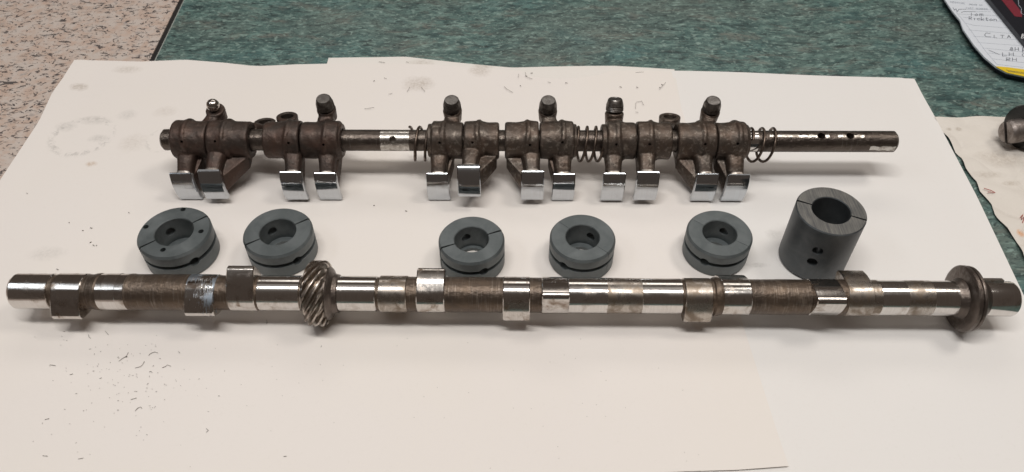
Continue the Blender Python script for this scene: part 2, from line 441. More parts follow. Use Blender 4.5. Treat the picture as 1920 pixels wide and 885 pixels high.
sheet('paper_sheet', .0011, [(143, 119), (200, 119), (262, 121), (350, 116), (420, 120), (480, 126), (560, 123), (620, 123), (800, 126), (1000, 137), (1150, 136), (1258, 139)],
      [(-415, 950), (1295, 886), (1380, 884), (1477, 877)], [(143, 119), (100, 178), (75, 232), (0, 345), (-415, 950)], [(1258, 139), (1330, 385), (1395, 620), (1477, 877)], M['paper_left'],
      'large cream sheet on the left with pencil-grey stains, under the camshaft',
      lambda p, u, v: .0018 * sst(.07, 0, v) * (.45 + .55 * math.sin(u * 13 + .6)) + .0012 * sst(.05, 0, u) * (1 - v) + .0007 * sst(.93, 1, v) * sst(.80, 1, u))
random.seed(4)
torn = [(1750, 224), (1760, 237), (1776, 262), (1791, 288), (1802, 297), (1807, 318), (1829, 343), (1836, 362), (1858, 385), (1864, 407), (1886, 430), (1902, 452), (1925, 500), (1980, 610)]
sheet('paper_sheet', .0002, [(1750, 224), (1800, 223), (1860, 220), (1910, 219), (2250, 214)], [(1980, 610), (2400, 600)], torn, [(2250, 214), (2400, 600)], M['paper_dirty'],
      'dirty crumpled sheet with a torn edge at the right, under the black fitting',
      lambda p, u, v: .0007 * (math.sin(p.x * 160 + 3 * math.sin(p.y * 90)) + math.sin(p.y * 210 + p.x * 60)) + .0012, n=60, m=60)

# ------------------------------------------------------------------ camshaft
KC = depth_k(P(960, 556, .0206)); hC = 62 * KC
CA, CB = P(10, 548, hC), P(1917, 563, hC)
cdir = (CB - CA).normalized(); cyaw = math.atan2(cdir.y, cdir.x)
cmid = (CA + CB) / 2
def cs(px, fac=1.0232):
    """distance along the camshaft (from its middle) of photo column px on its front"""
    ax = 960 + (px - 960) / fac
    lo, hi = -.6, .6
    for _ in range(50):
        mi = (lo + hi) / 2
        if proj_x(cmid + cdir * mi) < ax: lo = mi
        else: hi = mi
    return lo
cam_root = empty('camshaft', (cmid.x, cmid.y, 0.00135), (0, 0, cyaw))
tag(cam_root, 'long steel camshaft lying across the front with polished journals, lobes and a helical gear', 'camshaft')
def c_seg(name, mat, prof, n=64):
    mb = MB(); lathe_x(mb, [(cs(x), r * KC) for x, r in prof], n, 0, hC)
    return mb.build(name, mat, cam_root, 30)
def ends(a, b, r, c=1.5):
    return [(a, r - c), (a + c, r), (b - c, r), (b, r - c)]
def lobe(a, b, Edeg, R=34.3, d=44.5, rn=10.5, mat='lobe'):
    E = math.radians(Edeg); pts = []
    for k in range(96):
        t = 2 * math.pi * k / 96; pts.append((R * math.cos(t), R * math.sin(t)))
    for k in range(48):
        t = 2 * math.pi * k / 48; pts.append((d * math.cos(E) + rn * math.cos(t), d * math.sin(E) + rn * math.sin(t)))
    phi = math.acos((R - rn) / d); L = d * math.sin(phi)
    for sg in (-1, 1):              # flanks slightly convex
        c1 = (math.cos(E + sg * phi), math.sin(E + sg * phi)); tx = (-c1[1] * sg, c1[0] * sg)
        for k in range(1, 12):
            q = k / 12; o = 4 * 2.0 * q * (1 - q)
            pts.append((c1[0] * (R + o) - tx[0] * L * q, c1[1] * (R + o) - tx[1] * L * q))
    h = hull2d(pts); a_, b_ = cs(a), cs(b); rr = []
    for x, f in ((a_, .965), (a_ + .0005, 1), (b_ - .0005, 1), (b_, .965)):
        rr.append([(x, -u * f * KC, hC + v * f * KC) for u, v in h])
    mb = MB(); rings(mb, rr); return mb.build('cam_lobe', M[mat], cam_root, 24)

J, ST, CO = M['polished'], M['stained'], M['core']
c_seg('journal', J, [(10, 27), (12, 31), (16, 33.6), (85, 33.6), (86, 32)])
c_seg('core', CO, [(85.5, 31), (97, 31)])
lobe(96, 150, -15)
c_seg('core', CO, [(149, 33), (160, 32.6), (168, 34.5), (175, 35.2), (179, 33.4)])
c_seg('journal', J, ends(190, 215, 35.0, .6))
lobe(177, 232, -120, mat='lobe')
c_seg('core', CO, [(231, 34.4), (238, 34.6), (244, 33.6), (300, 33.9), (348, 34.2)])
lobe(347, 402, -4, d=40, mat='scratched')
c_seg('core', CO, [(400, 33), (405, 32.5), (426, 32.5)])
lobe(425, 476, 108, d=48, rn=10)
c_seg('core', CO, [(475, 33), (481, 32)])
c_seg('journal', J, ends(479.5, 560, 33.4))
c_seg('core', CO, [(559, 31.5), (572, 31.5)])
c_seg('journal', J, ends(630, 703, 33.4))
c_seg('core', CO, [(702, 31.2), (710, 31.2)])
lobe(708, 761, -130, mat='stained')
c_seg('core', CO, [(759, 33.2), (764, 32.6), (783, 32.6)])
lobe(780, 833, 124, d=40)
c_seg('core', CO, [(831, 32.8), (838, 33.2), (900, 33.0), (944, 33.2)])
lobe(943, 994, -33, d=36, rn=12)
c_seg('core', CO, [(992, 32.8), (1018, 32.8)])
lobe(1016, 1067, 50)
c_seg('journal', J, ends(1065.5, 1141, 33.4, .8))
c_seg('worn_band', ST, ends(1140, 1206.5, 33.2, .3))
c_seg('journal', J, ends(1205.5, 1282, 33.4, .8))
c_seg('core', CO, [(1281, 31.6), (1288, 31.6)])
lobe(1286, 1338, -33, d=36, rn=12, mat='stained')
c_seg('core', CO, [(1336, 33.2), (1341, 33.6), (1344, 36), (1352, 36.2), (1358, 34.5)])
lobe(1357, 1411, 187)
c_seg('core', CO, [(1410, 33.2), (1416, 32.6), (1460, 33), (1466, 33.3), (1526, 33.0)])
lobe(1524, 1579, 43)
c_seg('core', CO, [(1578, 33.6), (1585, 34), (1593, 33.6)])
lobe(1592, 1641, 165, mat='stained')
c_seg('worn_band', ST, ends(1640, 1656, 33.6, .6))
c_seg('journal', J, ends(1655.5, 1706.5, 33.2, .5))
c_seg('worn_band', ST, ends(1706, 1755.5, 33.0, .3))
c_seg('journal', J, ends(1755, 1802, 33.2, .5))
c_seg('core', M['flange'], [(1801, 33.0), (1808, 34.5), (1817, 40)])
fl = [(1815, 40), (1815.5, 56), (1817, 60), (1819, 62), (1825, 62), (1826.2, 59), (1828, 58.2), (1829.4, 60.5), (1832.5, 61.2), (1834, 60.8), (1835.5, 58), (1838, 56), (1839.5, 50), (1841, 46), (1848, 40), (1856, 35.5), (1860, 33)]
c_seg('thrust_flange', M['flange'], fl, 96)
c_seg('stub', M['polished'], [(1858, 32.8), (1911, 32.8), (1915, 31.4), (1917.3, 29)])
mb = MB(); kx0, kx1 = cs(1850), cs(1889); Mk = Matrix.Rotation(math.radians(-22), 3, 'X')
box(mb, Vector(((kx0 + kx1) / 2, 0, hC)) + Mk @ Vector((0, 0, 35 * KC)), (kx1 - kx0, 9 * KC, 12 * KC), Mk)
mb.build('key', M['arm_end'], cam_root)

# helical gear: the tooth flanks are real geometry, the crest rounded off at both faces
def helical_gear():
    mb = MB(); nt, per, ns = 15, 14, 15
    x0, x1 = cs(569, 1.0), cs(619, 1.0); rr = []
    x0 = cs(570); x1 = cs(611)
    tooth = [0, .05, .5, .92, 1, 1, 1, .97, .85, .45, .08, 0, 0, 0]
    for j in range(ns):
        f = j / (ns - 1); x = x0 + (x1 - x0) * f
        e = min(f, 1 - f); crest = 62 - 9 * max(0, (1 - e / .22)) ** 2; root = min(48.5, crest - 3)
        tw = 1.25 * f; ring = []
        for t in range(nt):
            for k in range(per):
                a = 2 * math.pi * (t + k / per) / nt + tw
                r = root + (crest - root) * tooth[k]
                ring.append((x, -r * math.cos(a) * KC, hC + r * math.sin(a) * KC))
        rr.append(ring)
    rings(mb, rr)
    g_ = mb.build('gear', M['gear'], cam_root, 40)
    c_seg('gear_hub', M['flange'], [(608, 50), (612, 50), (616, 47), (619, 41), (622, 37.5), (630, 35.5), (631, 33)])
    c_seg('gear_hub', M['gear'], [(562, 34), (566, 38), (568, 47)])
helical_gear()

# ------------------------------------------------------------------ bearings, each of two halves
def bearing(top, Ht, R, rb, split, holes, face_holes=(), mat='bearing', label='', groove=.55, gap=.00075, gw=.0032, tall=False, lip=0.0):
    c = P(top[0], top[1], Ht + .0015)
    root = empty('split_bearing', (c.x, c.y, .00145))
    tag(root, label, 'bearing', 'split camshaft bearings in a row')
    a, b = P(split[0], split[1], Ht), P(split[2], split[3], Ht)
    sa = math.atan2(b.y - a.y, b.x - a.x)
    ch = .0007; zg = groove * Ht
    if tall:
        prof = [(rb, .0006), (rb + .0006, 0), (R - ch, 0), (R, ch), (R, Ht - ch), (R - ch, Ht), (rb + .0005, Ht), (rb, Ht - .0005)]
    else:
        prof = ([(rb - lip, 0), (rb - lip, .0025), (rb, .0028)][::-1] if lip else [(rb, .0006), (rb + .0006, 0)]) + [(R - ch, 0), (R, ch), (R, zg - gw / 2), (R - .0024, zg - gw / 2), (R - .0024, zg + gw / 2), (R, zg + gw / 2),
                (R, Ht - .0016), (R - .0012, Ht), (rb + .0005, Ht), (rb, Ht - .0005)]
    for s in range(2):
        mb = MB(); n = 40; rr = []
        ex = math.asin(gap / R)
        for k in range(n + 1):
            an = sa + s * math.pi + ex + (math.pi - 2 * ex) * k / n
            rr.append([(r * math.cos(an), r * math.sin(an), z) for r, z in prof])
        rings(mb, rr)
        o = mb.build('bearing_half', M[mat], root, 28)
        cs_ = []
        for an, z, r, through in holes:
            q = MB(); d = (math.cos(an), math.sin(an), 0)
            lathe_axis(q, (0, 0, z), d, [(-R * 1.2 if through else rb * .5, r), (R * 1.2, r)], 20); cs_.append(q)
        for fx, fy, r in face_holes:
            p = P(fx, fy, Ht) - Vector((c.x, c.y, 0)); q = MB()
            lathe_axis(q, (p.x, p.y, Ht - .006), (0, 0, 1), [(0, r), (.01, r)], 16); cs_.append(q)
        cut(o, cs_, 28)
        if tall:
            o.data.materials.append(M['rubbed'])
            for p in o.data.polygons:
                if p.normal.z > .9 and p.center.z > Ht - .001: p.material_index = 1
    return root
R_ = math.radians
bearing((326, 434), .0222, .0240, .0125, (266, 461, 385, 405), [(R_(-90 + 42), .0122, .0034, True)],
        [(344.5, 395.5, .0018), (275, 428, .0018), (378, 436.5, .0018), (307, 471, .0018)], label='grey split bearing with four small holes in its top face', groove=.55, lip=.004)
bearing((520.5, 434), .0208, .0230, .0120, (463, 454, 577, 407), [(R_(-90 + 40), .0114, .0033, True)], label='plain grey split bearing right of the four-holed one, behind the cam gear', groove=.55, lip=.004)
bearing((884, 448), .0215, .0219, .0113, (827, 460, 938, 428), [(R_(-90 + 23), .0119, .0033, True)], label='grey split bearing with a wide dark joint, paper showing through its bore', groove=.55, lip=.0022)
bearing((1092.6, 444), .0208, .0219, .0112, (1048, 413, 1141, 472), [(R_(-90 - 37), .0115, .0033, True)], label='grey hairline-jointed bearing standing next to the wide-jointed one', groove=.55, lip=.0036, gap=.00014)
bearing((1349.8, 436), .0200, .0219, .0113, (1299, 408, 1405, 459), [(R_(-90 - 33), .0110, .0032, True)], label='grey hairline-jointed bearing standing next to the tall dark sleeve', groove=.55, lip=.0038, gap=.00014)
tr = bearing((1559, 394), .0455, .0221, .0120, (1496, 373, 1622, 409), [(R_(-90 - 25), .0285, .0034, False), (R_(-90 - 26), .0175, .0034, False)],
        mat='bearing_dark', label='tall dark split sleeve with two holes in its side and a rubbed top', tall=True, gap=.0008)
tr.name = 'split_sleeve'; tr['category'] = 'sleeve'

# ------------------------------------------------------------------ rocker shaft and rockers
KR = depth_k(P(960, 263, .031)); zR = 80 * KR + .0014
RA, RB = P(298, 262, zR), P(1687, 265.5, zR)
rdir = (RB - RA).normalized(); ryaw = math.atan2(rdir.y, rdir.x); rmid = (RA + RB) / 2
def rs(px, fac=1.0):
    ax = 960 + (px - 960) / fac; lo, hi = -.7, .7
    for _ in range(50):
        mi = (lo + hi) / 2
        if proj_x(rmid + rdir * mi) < ax: lo = mi
        else: hi = mi
    return lo
sh = empty('rocker_shaft', (rmid.x, rmid.y, zR), (0, 0, ryaw))
tag(sh, 'long brown round shaft carrying the valve rockers, bare and drilled at its right end', 'shaft')
rS = 19.8 * KR
FS = 1.014
def s_seg(name, mat, x0, x1, c0=0, c1=0, holes=()):
    mb = MB(); a, b = rs(x0, FS), rs(x1, FS); prof = []
    if c0: prof += [(a, rS - c0 * KR), (a + c0 * KR, rS)]
    else: prof += [(a, rS)]
    if c1: prof += [(b - c1 * KR, rS), (b, rS - c1 * KR)]
    else: prof += [(b, rS)]
    lathe_x(mb, prof, 48); o = mb.build(name, mat, sh, 30)
    if holes:
        q_ = []
        for hx, E, r in holes:
            E = R_(E); d = (0, -math.cos(E), math.sin(E)); q = MB()
            lathe_axis(q, (rs(hx, FS), 0, 0), d, [(rS * .25, r * KR), (rS * 2, r * KR)], 20); q_.append(q)
        cut(o, q_, 30)
    return o
s_seg('shaft_end', M['shaft'], 297, 640, c0=4)
s_seg('shaft_length', M['shaft'], 640, 712)
s_seg('rubbed_band', M['shaft_bright'], 712, 766, holes=[(736, 46, 6.2)])
s_seg('shaft_length', M['shaft'], 766, 1408)
s_seg('rubbed_band', M['polished'], 1408, 1424)
s_seg('shaft_length', M['shaft'], 1424, 1688, c1=4, holes=[(1541, 72, 6.8), (1595, 72, 6.8)])
# bright rubbed flats round the oil holes: thin curved patches standing a hair proud of the shaft
def patch(x0, x1, E0, E1, mat):
    mb = MB(); a, b = rs(x0, FS), rs(x1, FS); n = 8; rr = []
    m = max(4, int((x1 - x0) / 6)); rnd = random.Random(int(x0))
    for i in range(m + 1):
        x = a + (b - a) * i / m; j0 = rnd.uniform(-4, 4); j1 = rnd.uniform(-4, 4)
        rr.append([(x, -math.cos(R_(E)) * (rS + .00006), math.sin(R_(E)) * (rS + .00006)) for E in [E0 + j0 + (E1 + j1 - E0 - j0) * k / n for k in range(n + 1)]])
    vs = [v for r in rr for v in r]; w = n + 1
    mb.add(vs, [(i * w + k, i * w + k + 1, (i + 1) * w + k + 1, (i + 1) * w + k) for i in range(m) for k in range(n)])
    mb.build('rubbed_patch', mat, sh)
patch(1444, 1515, 64, 78, M['shaft_bright'])
patch(1516, 1533, 60, 80, M['shaft_bright'])
patch(1549, 1556, 60, 80, M['shaft_bright'])
patch(1572, 1587, 62, 79, M['shaft_bright'])
patch(1603, 1622, 60, 80, M['shaft_bright'])
patch(1634, 1682, -14, 14, M['shaft_bright'])

def uv(x, u, v):   # rocker profile coordinates (front, up) in photo pixels -> local metres
    return Vector((x * KR, -u * KR, v * KR))
def prism(mb, poly, x0, x1, s0=None, s1=None):
    """polygon in (u, v) between x0 and x1; skew(u, v) -> x offset"""
    n = len(poly); z_ = lambda u, v: 0; s0 = s0 or z_; s1 = s1 or z_
    vs = [uv(x0 + s0(u, v), u, v) for u, v in poly] + [uv(x1 + s1(u, v), u, v) for u, v in poly]
    mb.add(vs, [tuple(range(n)), tuple(range(2 * n - 1, n - 1, -1))] + [(i, n + i, n + (i + 1) % n, (i + 1) % n) for i in range(n)])
def loft(mb, secs, n=16):
    """secs: centre (x,u,v), half sizes along x and along the direction perpendicular in the profile"""
    rr = []
    for i, (c, hx, hv) in enumerate(secs):
        a = Vector(secs[max(i - 1, 0)][0]); b = Vector(secs[min(i + 1, len(secs) - 1)][0]); t = (b - a).normalized()
        q = Vector((0, -t.z, t.y)); q = q.normalized() if q.length > 1e-6 else Vector((0, 0, 1))
        ring = []
        for k in range(n):
            an = 2 * math.pi * k / n; ca, sa = math.cos(an), math.sin(an)
            p = Vector(c) + Vector((1, 0, 0)) * hx * math.copysign(abs(ca) ** .7, ca) + q * hv * math.copysign(abs(sa) ** .7, sa)
            ring.append(uv(*p))
        rr.append(ring)
    rings(mb, rr)

def rocker(hl, hr, pad, delta, boss, bpx, label, web=0.0, dark=False, collarL=0, collarR=0, Ea=165, Es=81, seed=0, padw=41.5, La=55):
    rnd = random.Random(seed)
    x0, x1 = rs(hl, 1.02), rs(hr, 1.02); xc = (x0 + x1) / 2
    w = (x1 - x0) / KR / 2 - .4
    xp = (rs(pad, 1.004) - xc) / KR
    root = empty('valve_rocker', rmid + rdir * xc, (-R_(delta), 0, ryaw))
    tag(root, label, 'rocker', 'valve rockers on the shaft')
    mb = MB()
    # hub: thick tube whose outside steps up along a slanting line
    nn, mm = 72, 26; side = 1 if xp > 0 else -1; ph = rnd.uniform(-.3, .3)
    outer = []
    for i in range(mm + 1):
        x = -w + 2 * w * i / mm; ring = []
        for k in range(nn):
            a = 2 * math.pi * k / nn
            e = min(x + w, w - x)
            r = 34.6 - 2.2 * max(0, 1 - e / 3.0) ** 2
            line = 3 + side * 9 * math.cos(a - 1.2 + ph)
            r += 2.2 * sst(-2, 2, side * (x - line * .8)) - .5
            if abs(x - line * .8 - side * 2.5) < 4: r += 1.2
            r += 2.2 * math.exp(-((x - line * .8) / 9.0) ** 2) * (.45 + .55 * math.cos(a - 2.0)) * (1 if e > 4 else .4)
            r += .35 * math.sin(a * 3 + seed) + .25 * math.sin(a * 7 + x * .3)
            ring.append(uv(x, r * math.cos(a), r * math.sin(a)))
        outer.append(ring)
    inner = [[uv(x, 21.3 * math.cos(2 * math.pi * k / nn), 21.3 * math.sin(2 * math.pi * k / nn)) for k in range(nn)] for x in (w, -w)]
    rings(mb, outer + inner, loop=True)
    for c, s in ((collarL, -1), (collarR, 1)):
        if c:
            lathe_x(mb, [(s * (w - 3) * KR, 31 * KR), (s * (w + c - 1) * KR, 31 * KR), (s * (w + c) * KR, 29.5 * KR), (s * (w + c) * KR, 21.3 * KR), (s * (w - 3) * KR, 21.3 * KR)], 48, loop=True)
    # arm down to the pad
    loft(mb, [((xp * .85, 22, -12), 19, 16), ((xp * .93, 42, -24), 15.5, 15), ((xp * .97, 56, -34), 14.5, 13), ((xp, 66, -44), 18, 11)])
    loft(mb, [((xp, 58, -30), 15, 10), ((xp, 69, -52), 20, 6.5), ((xp, 71, -72), 19, 5)])
    wl, wr = (web, 0) if web < 0 else (0, web)
    xl, xr = max(-w + 3, xp - 13 + wl), min(w - 3, xp + 13 + wr)
    hb = bmesh.new()
    for u, v in ((-12, -25), (28, -20), (-14, -32), (24, -46)):
        for x in (xl, xr): hb.verts.new(uv(x, u, v))
    for u, v in ((66, -42), (70, -74), (61, -77)):
        for x in (xp - 13, xp + 13): hb.verts.new(uv(x, u, v))
    res = bmesh.ops.convex_hull(hb, input=hb.verts)
    bmesh.ops.delete(hb, geom=[e for e in res['geom_interior'] if isinstance(e, bmesh.types.BMVert)], context='VERTS')
    hb.verts.index_update()
    mb.add([v.co.copy() for v in hb.verts], [tuple(v.index for v in f.verts) for f in hb.faces]); hb.free()
    # arm back to the screw
    if boss:
        xb = (rs(bpx, .995) - xc) / KR
        Ear = R_(Ea); bc = (La * -abs(math.cos(Ear)), La * math.sin(Ear))
        d = R_(Es); du, dv_ = math.cos(d), math.sin(d)
        loft(mb, [((max(-w + 12, min(w - 12, xb * .6)), -20, 8), 17, 17), ((xb * .85, bc[0] * .7, bc[1] * .75), 15.5, 14), ((xb, bc[0], bc[1]), 13.5, 13)])
        o0 = uv(xb, bc[0], bc[1]); ax = Vector((0, -du, dv_))
        if boss == 'ring':
            lathe_axis(mb, o0, ax, [(-13 * KR, 19.5 * KR), (12 * KR, 20.5 * KR), (13 * KR, 19 * KR), (13 * KR, 12 * KR), (-13 * KR, 12 * KR)], 40, loop=True)
        else:
            lathe_axis(mb, o0, ax, [(-14 * KR, 16 * KR), (10 * KR, 18 * KR), (13 * KR, 16.5 * KR)], 40)
    body = mb.build('body', None, root)
    md = body.modifiers.new('r', 'REMESH'); md.mode = 'VOXEL'; md.voxel_size = .00052; md.adaptivity = 0
    sm = body.modifiers.new('s', 'SMOOTH'); sm.factor = .5; sm.iterations = 3
    bake(body, 180)
    body.data.materials.clear(); body.data.materials.append(M['hub_dark' if dark else 'hub'])
    if boss == 'ring':   # bore the screw hole clean through after the remesh
        q = MB(); lathe_axis(q, o0, ax, [(-24 * KR, 11.5 * KR), (24 * KR, 11.5 * KR)], 24); cs_ = [q]
    else: cs_ = []
    q = MB(); E = R_(40 - delta + rnd.uniform(-14, -4)); lathe_axis(q, (xp * .75 * KR, 0, 0), (0, -math.cos(E), math.sin(E)), [(28 * KR, 2.6 * KR), (44 * KR, 2.6 * KR)], 12); cs_.append(q)
    cut(body, cs_, 60)
    # polished pad
    pb = MB(); n = 22; rr = []
    for k in range(n + 1):
        E = R_(43 - 64 * k / n); ce, se = math.cos(E), math.sin(E)
        ed = min(k, n - k); cr = 1.2 * max(0, 1 - ed / 1.0)
        hw = padw / 2 - (1.2 if ed == 0 else 0)
        ro, ri = 57 - cr, 47.5
        sec = [(-hw + 1.2, ro), (hw - 1.2, ro), (hw, ro - 1.4), (hw, ri + 1), (hw - 1.5, ri), (-hw + 1.5, ri), (-hw, ri + 1), (-hw, ro - 1.4)]
        tilt = -(pad - 960) / 600 * 9 * (k / n - .5)
        rr.append([uv(xp + x + tilt, 25 + r * ce, -60.5 + r * se) for x, r in sec])
    rings(pb, rr); pb.build('pad', M['pad'], root, 30)
    # ground spot where the arm meets the pad
    gb = MB(); loft(gb, [((xp * .97, 56.5, -25.5), 9, 4.5), ((xp, 62, -26), 13, 4.5), ((xp, 66, -30), 18, 4)], 14); gb.build('ground_spot', M['arm_end'], root, 60)
    if boss and boss != 'ring':
        s = MB()
        if boss == 'ball':
            lathe_axis(s, o0, ax, [(10 * KR, 9 * KR), (20 * KR, 9 * KR), (22 * KR, 7 * KR)], 24)
            sc = s.build('adjuster_screw', M['screw'], root)
            s = MB(); prof = [(24 * KR + 12 * KR * math.sin(R_(a)), max(.00005, 12 * KR * math.cos(R_(a)))) for a in range(-60, 91, 10)]
            lathe_axis(s, o0, ax, prof, 32); s.build('ball_end', M['ball'], sc, 60)
        else:
            lathe_axis(s, o0, ax, [(8 * KR, 11 * KR), (13 * KR, 11 * KR)] + [(15 * KR, 14 * KR)] + [((16.5 + j * 1.5) * KR, (16.4 + (.5 if j % 2 else -.3) - j * .08) * KR) for j in range(8)] + [(31 * KR, 15.2 * KR), (37 * KR, 13.6 * KR), (38.3 * KR, 12.6 * KR)], 36)
            sc = s.build('adjuster_screw', M['screw'], root)
            s = MB(); lathe_axis(s, o0 + ax * 38.4 * KR, ax, [(0, 12.4 * KR), (.5 * KR, 12.0 * KR), (.4 * KR, 10.6 * KR), (-1.2 * KR, 9.2 * KR), (-1.3 * KR, 3.0 * KR), (.2 * KR, 2.4 * KR), (.2 * KR, 1.0 * KR), (-1.5 * KR, .8 * KR), (-1.5 * KR, .1 * KR)], 32)
            s.build('cap_face', M['cap_face'], sc)
    return root

rocker(318, 385, 352, 0, 'ball', 402, 'rusty valve rocker with a bright ball-ended screw, at the left end of the shaft', web=14, dark=True, collarL=0, seed=1, Ea=158)
rocker(386, 464, 408, 9, 'ring', 484, 'rusty valve rocker with an empty screw eye, right beside the ball-ended one', web=44, dark=True, seed=2, Ea=188, Es=96, La=60)
rocker(491, 560, 555, 4, 'ring', 529, 'brown valve rocker with an empty screw eye, third from the left end of the shaft', dark=True, seed=3, Ea=181, Es=98, La=60)
rocker(561, 634, 617, 0, 'cap', 612, 'dark valve rocker with a flat screw cap, last before the long bare stretch of shaft', web=8, dark=True, collarR=4, seed=4, Ea=152)
rocker(808, 868, 823, 0, 'cap', 848, 'brown valve rocker with a round-topped screw beside the two-coil spring', web=14, collarL=8, seed=5, Ea=156)
rocker(869, 936, 882, 21, None, 0, 'brown valve rocker tilted so its mirror pad sits higher than all the others', web=36, seed=6)
rocker(946, 1011, 998, 9, None, 0, 'brown valve rocker without a visible screw, right of the raised mirror pad', web=-40, seed=7)
rocker(1012, 1077, 1056, 0, 'cap', 1027, 'brown valve rocker with a round-topped screw, left of the middle coil spring', web=-14, collarR=6, seed=8, Ea=156)
rocker(1139, 1195, 1148, 3, 'cap', 1153, 'brown valve rocker whose screw leans backwards, right of the middle spring', collarL=9, seed=9, Ea=160, Es=106, La=50)
rocker(1196, 1262, 1209, 8, 'ring', 1262, 'brown valve rocker with an empty screw eye, right of the backward leaning screw', seed=10, Ea=176, Es=100, La=60)
rocker(1272, 1345, 1319, 2, 'cap', 1333, 'brown valve rocker with a slanting screw cap, second from the right end', web=-40, seed=11, Ea=156)
rocker(1346, 1404, 1377, 0, None, 0, 'brown valve rocker without a screw, last in the row beside the loose end spring', web=-36, collarR=5, seed=12)

def spring(x0, x1, turns, ph, label, rad=33, drop=-4, wire=2.6, lean=0):
    root = empty('coil_spring', rmid + rdir * ((rs(x0) + rs(x1)) / 2), (0, 0, ryaw))
    tag(root, label, 'spring', 'coil springs on the shaft')
    mb = MB(); n = int(turns * 40); c = (rs(x0) + rs(x1)) / 2; pts = []
    for i in range(n + 1):
        f = i / n; a = ph + 2 * math.pi * turns * f
        u, v = rad * math.cos(a), rad * math.sin(a) * 1.0 + drop
        x = (rs(x0) + (rs(x1) - rs(x0)) * f - c) + lean * KR * math.sin(a)
        pts.append(Vector((x, -u * KR, v * KR)))
    tube(mb, pts, wire * KR, 10); mb.build('wire', M['spring'], root, 60)
rad = 31
spring(768, 812, 2.35, 2.2, 'dark wire coil spring beside the rubbed bright band of the shaft', rad=31, drop=-8)
spring(1078, 1134, 3.4, .6, 'dark close-wound coil spring between two rockers in the middle of the shaft', rad=32, drop=-8, lean=3)
spring(1402, 1450, 2.35, 1.0, 'loose dark coil spring at the drilled right end of the shaft', rad=31, drop=-9, lean=4)

# ------------------------------------------------------------------ docket pad with black box, slotted fitting
zp = .0070
pad_pts = [(1764, -14), (1772, 0), (1786, 21), (1800, 38), (1806, 55), (1826, 84), (1846, 107), (1869, 126), (1888, 136), (1920, 143), (1990, 155), (2080, 60), (1990, -60), (1800, -60)]
root = empty('docket_pad', P(1880, 60, 0))
tag(root, 'white ruled docket pad with handwriting and a yellow lower edge', 'notepad')
def rel(p, r): return Vector(p) - r.location
def flat(name, pts, z0, z1, mat, r):
    mb = MB(); n = len(pts)
    Q = [P(x, y, zp) for x, y in pts]
    vs = [rel((q.x, q.y, z1), r) for q in Q] + [rel((q.x, q.y, z0), r) for q in Q]
    mb.add(vs, [tuple(range(n)), tuple(range(2 * n - 1, n - 1, -1))] + [(i, (i + 1) % n, n + (i + 1) % n, n + i) for i in range(n)])
    return mb.build(name, mat, r)
ins = [(x + 3, y - 2) for x, y in pad_pts]
flat('backing', [(x + 5, y - 3) for x, y in pad_pts], .0004, zp - .0015, M['navy'], root)
flat('page', pad_pts, zp - .0014, zp, M['form'], root)
flat('yellow_strip', [(1867, 125), (1869, 127), (1888, 137), (1920, 144), (1990, 156), (1992, 142), (1921, 131), (1890, 127)], zp + .0002, zp + .0005, M['yellow'], root)
def strokes(name, lines, width, mat, r, z):
    mb = MB()
    for ln in lines:
        Q = [P(x, y, z) for x, y in ln]
        for a, b in zip(Q, Q[1:]):
            d = (b - a); L = d.length
            if L < 1e-7: continue
            d /= L; nn = Vector((-d.y, d.x, 0)) * width / 2; e = d * width * .35
            vs = [rel(a - e + nn, r), rel(a - e - nn, r), rel(b + e - nn, r), rel(b + e + nn, r)]
            up = Vector((0, 0, .00008))
            mb.add(vs + [v + up for v in vs], [(3, 2, 1, 0), (4, 5, 6, 7), (0, 1, 5, 4), (1, 2, 6, 5), (2, 3, 7, 6), (3, 0, 4, 7)])
    return mb.build(name, mat, r, 10)
# crop coordinates of a close look at the pad -> photo pixels
cr = lambda pts: [(1720 + x / 5.53, y / 5.53) for x, y in pts]
rules = [cr(q) for q in ([(440, 95), (760, 100)], [(480, 122), (760, 120)], [(430, 145), (860, 165)], [(470, 178), (880, 225)], [(500, 238), (580, 262), (960, 292)],
                         [(530, 310), (1000, 350)], [(580, 375), (700, 383), (1060, 415)], [(620, 440), (1060, 473)], [(680, 498), (1106, 540)], [(740, 550), (1106, 590)], [(785, 610), (1106, 650)],
                         [(400, 120), (520, 270), (700, 520), (825, 668), (1106, 700)])]
strokes('rule', rules, .00022, M['rule'], root, zp + .00005)
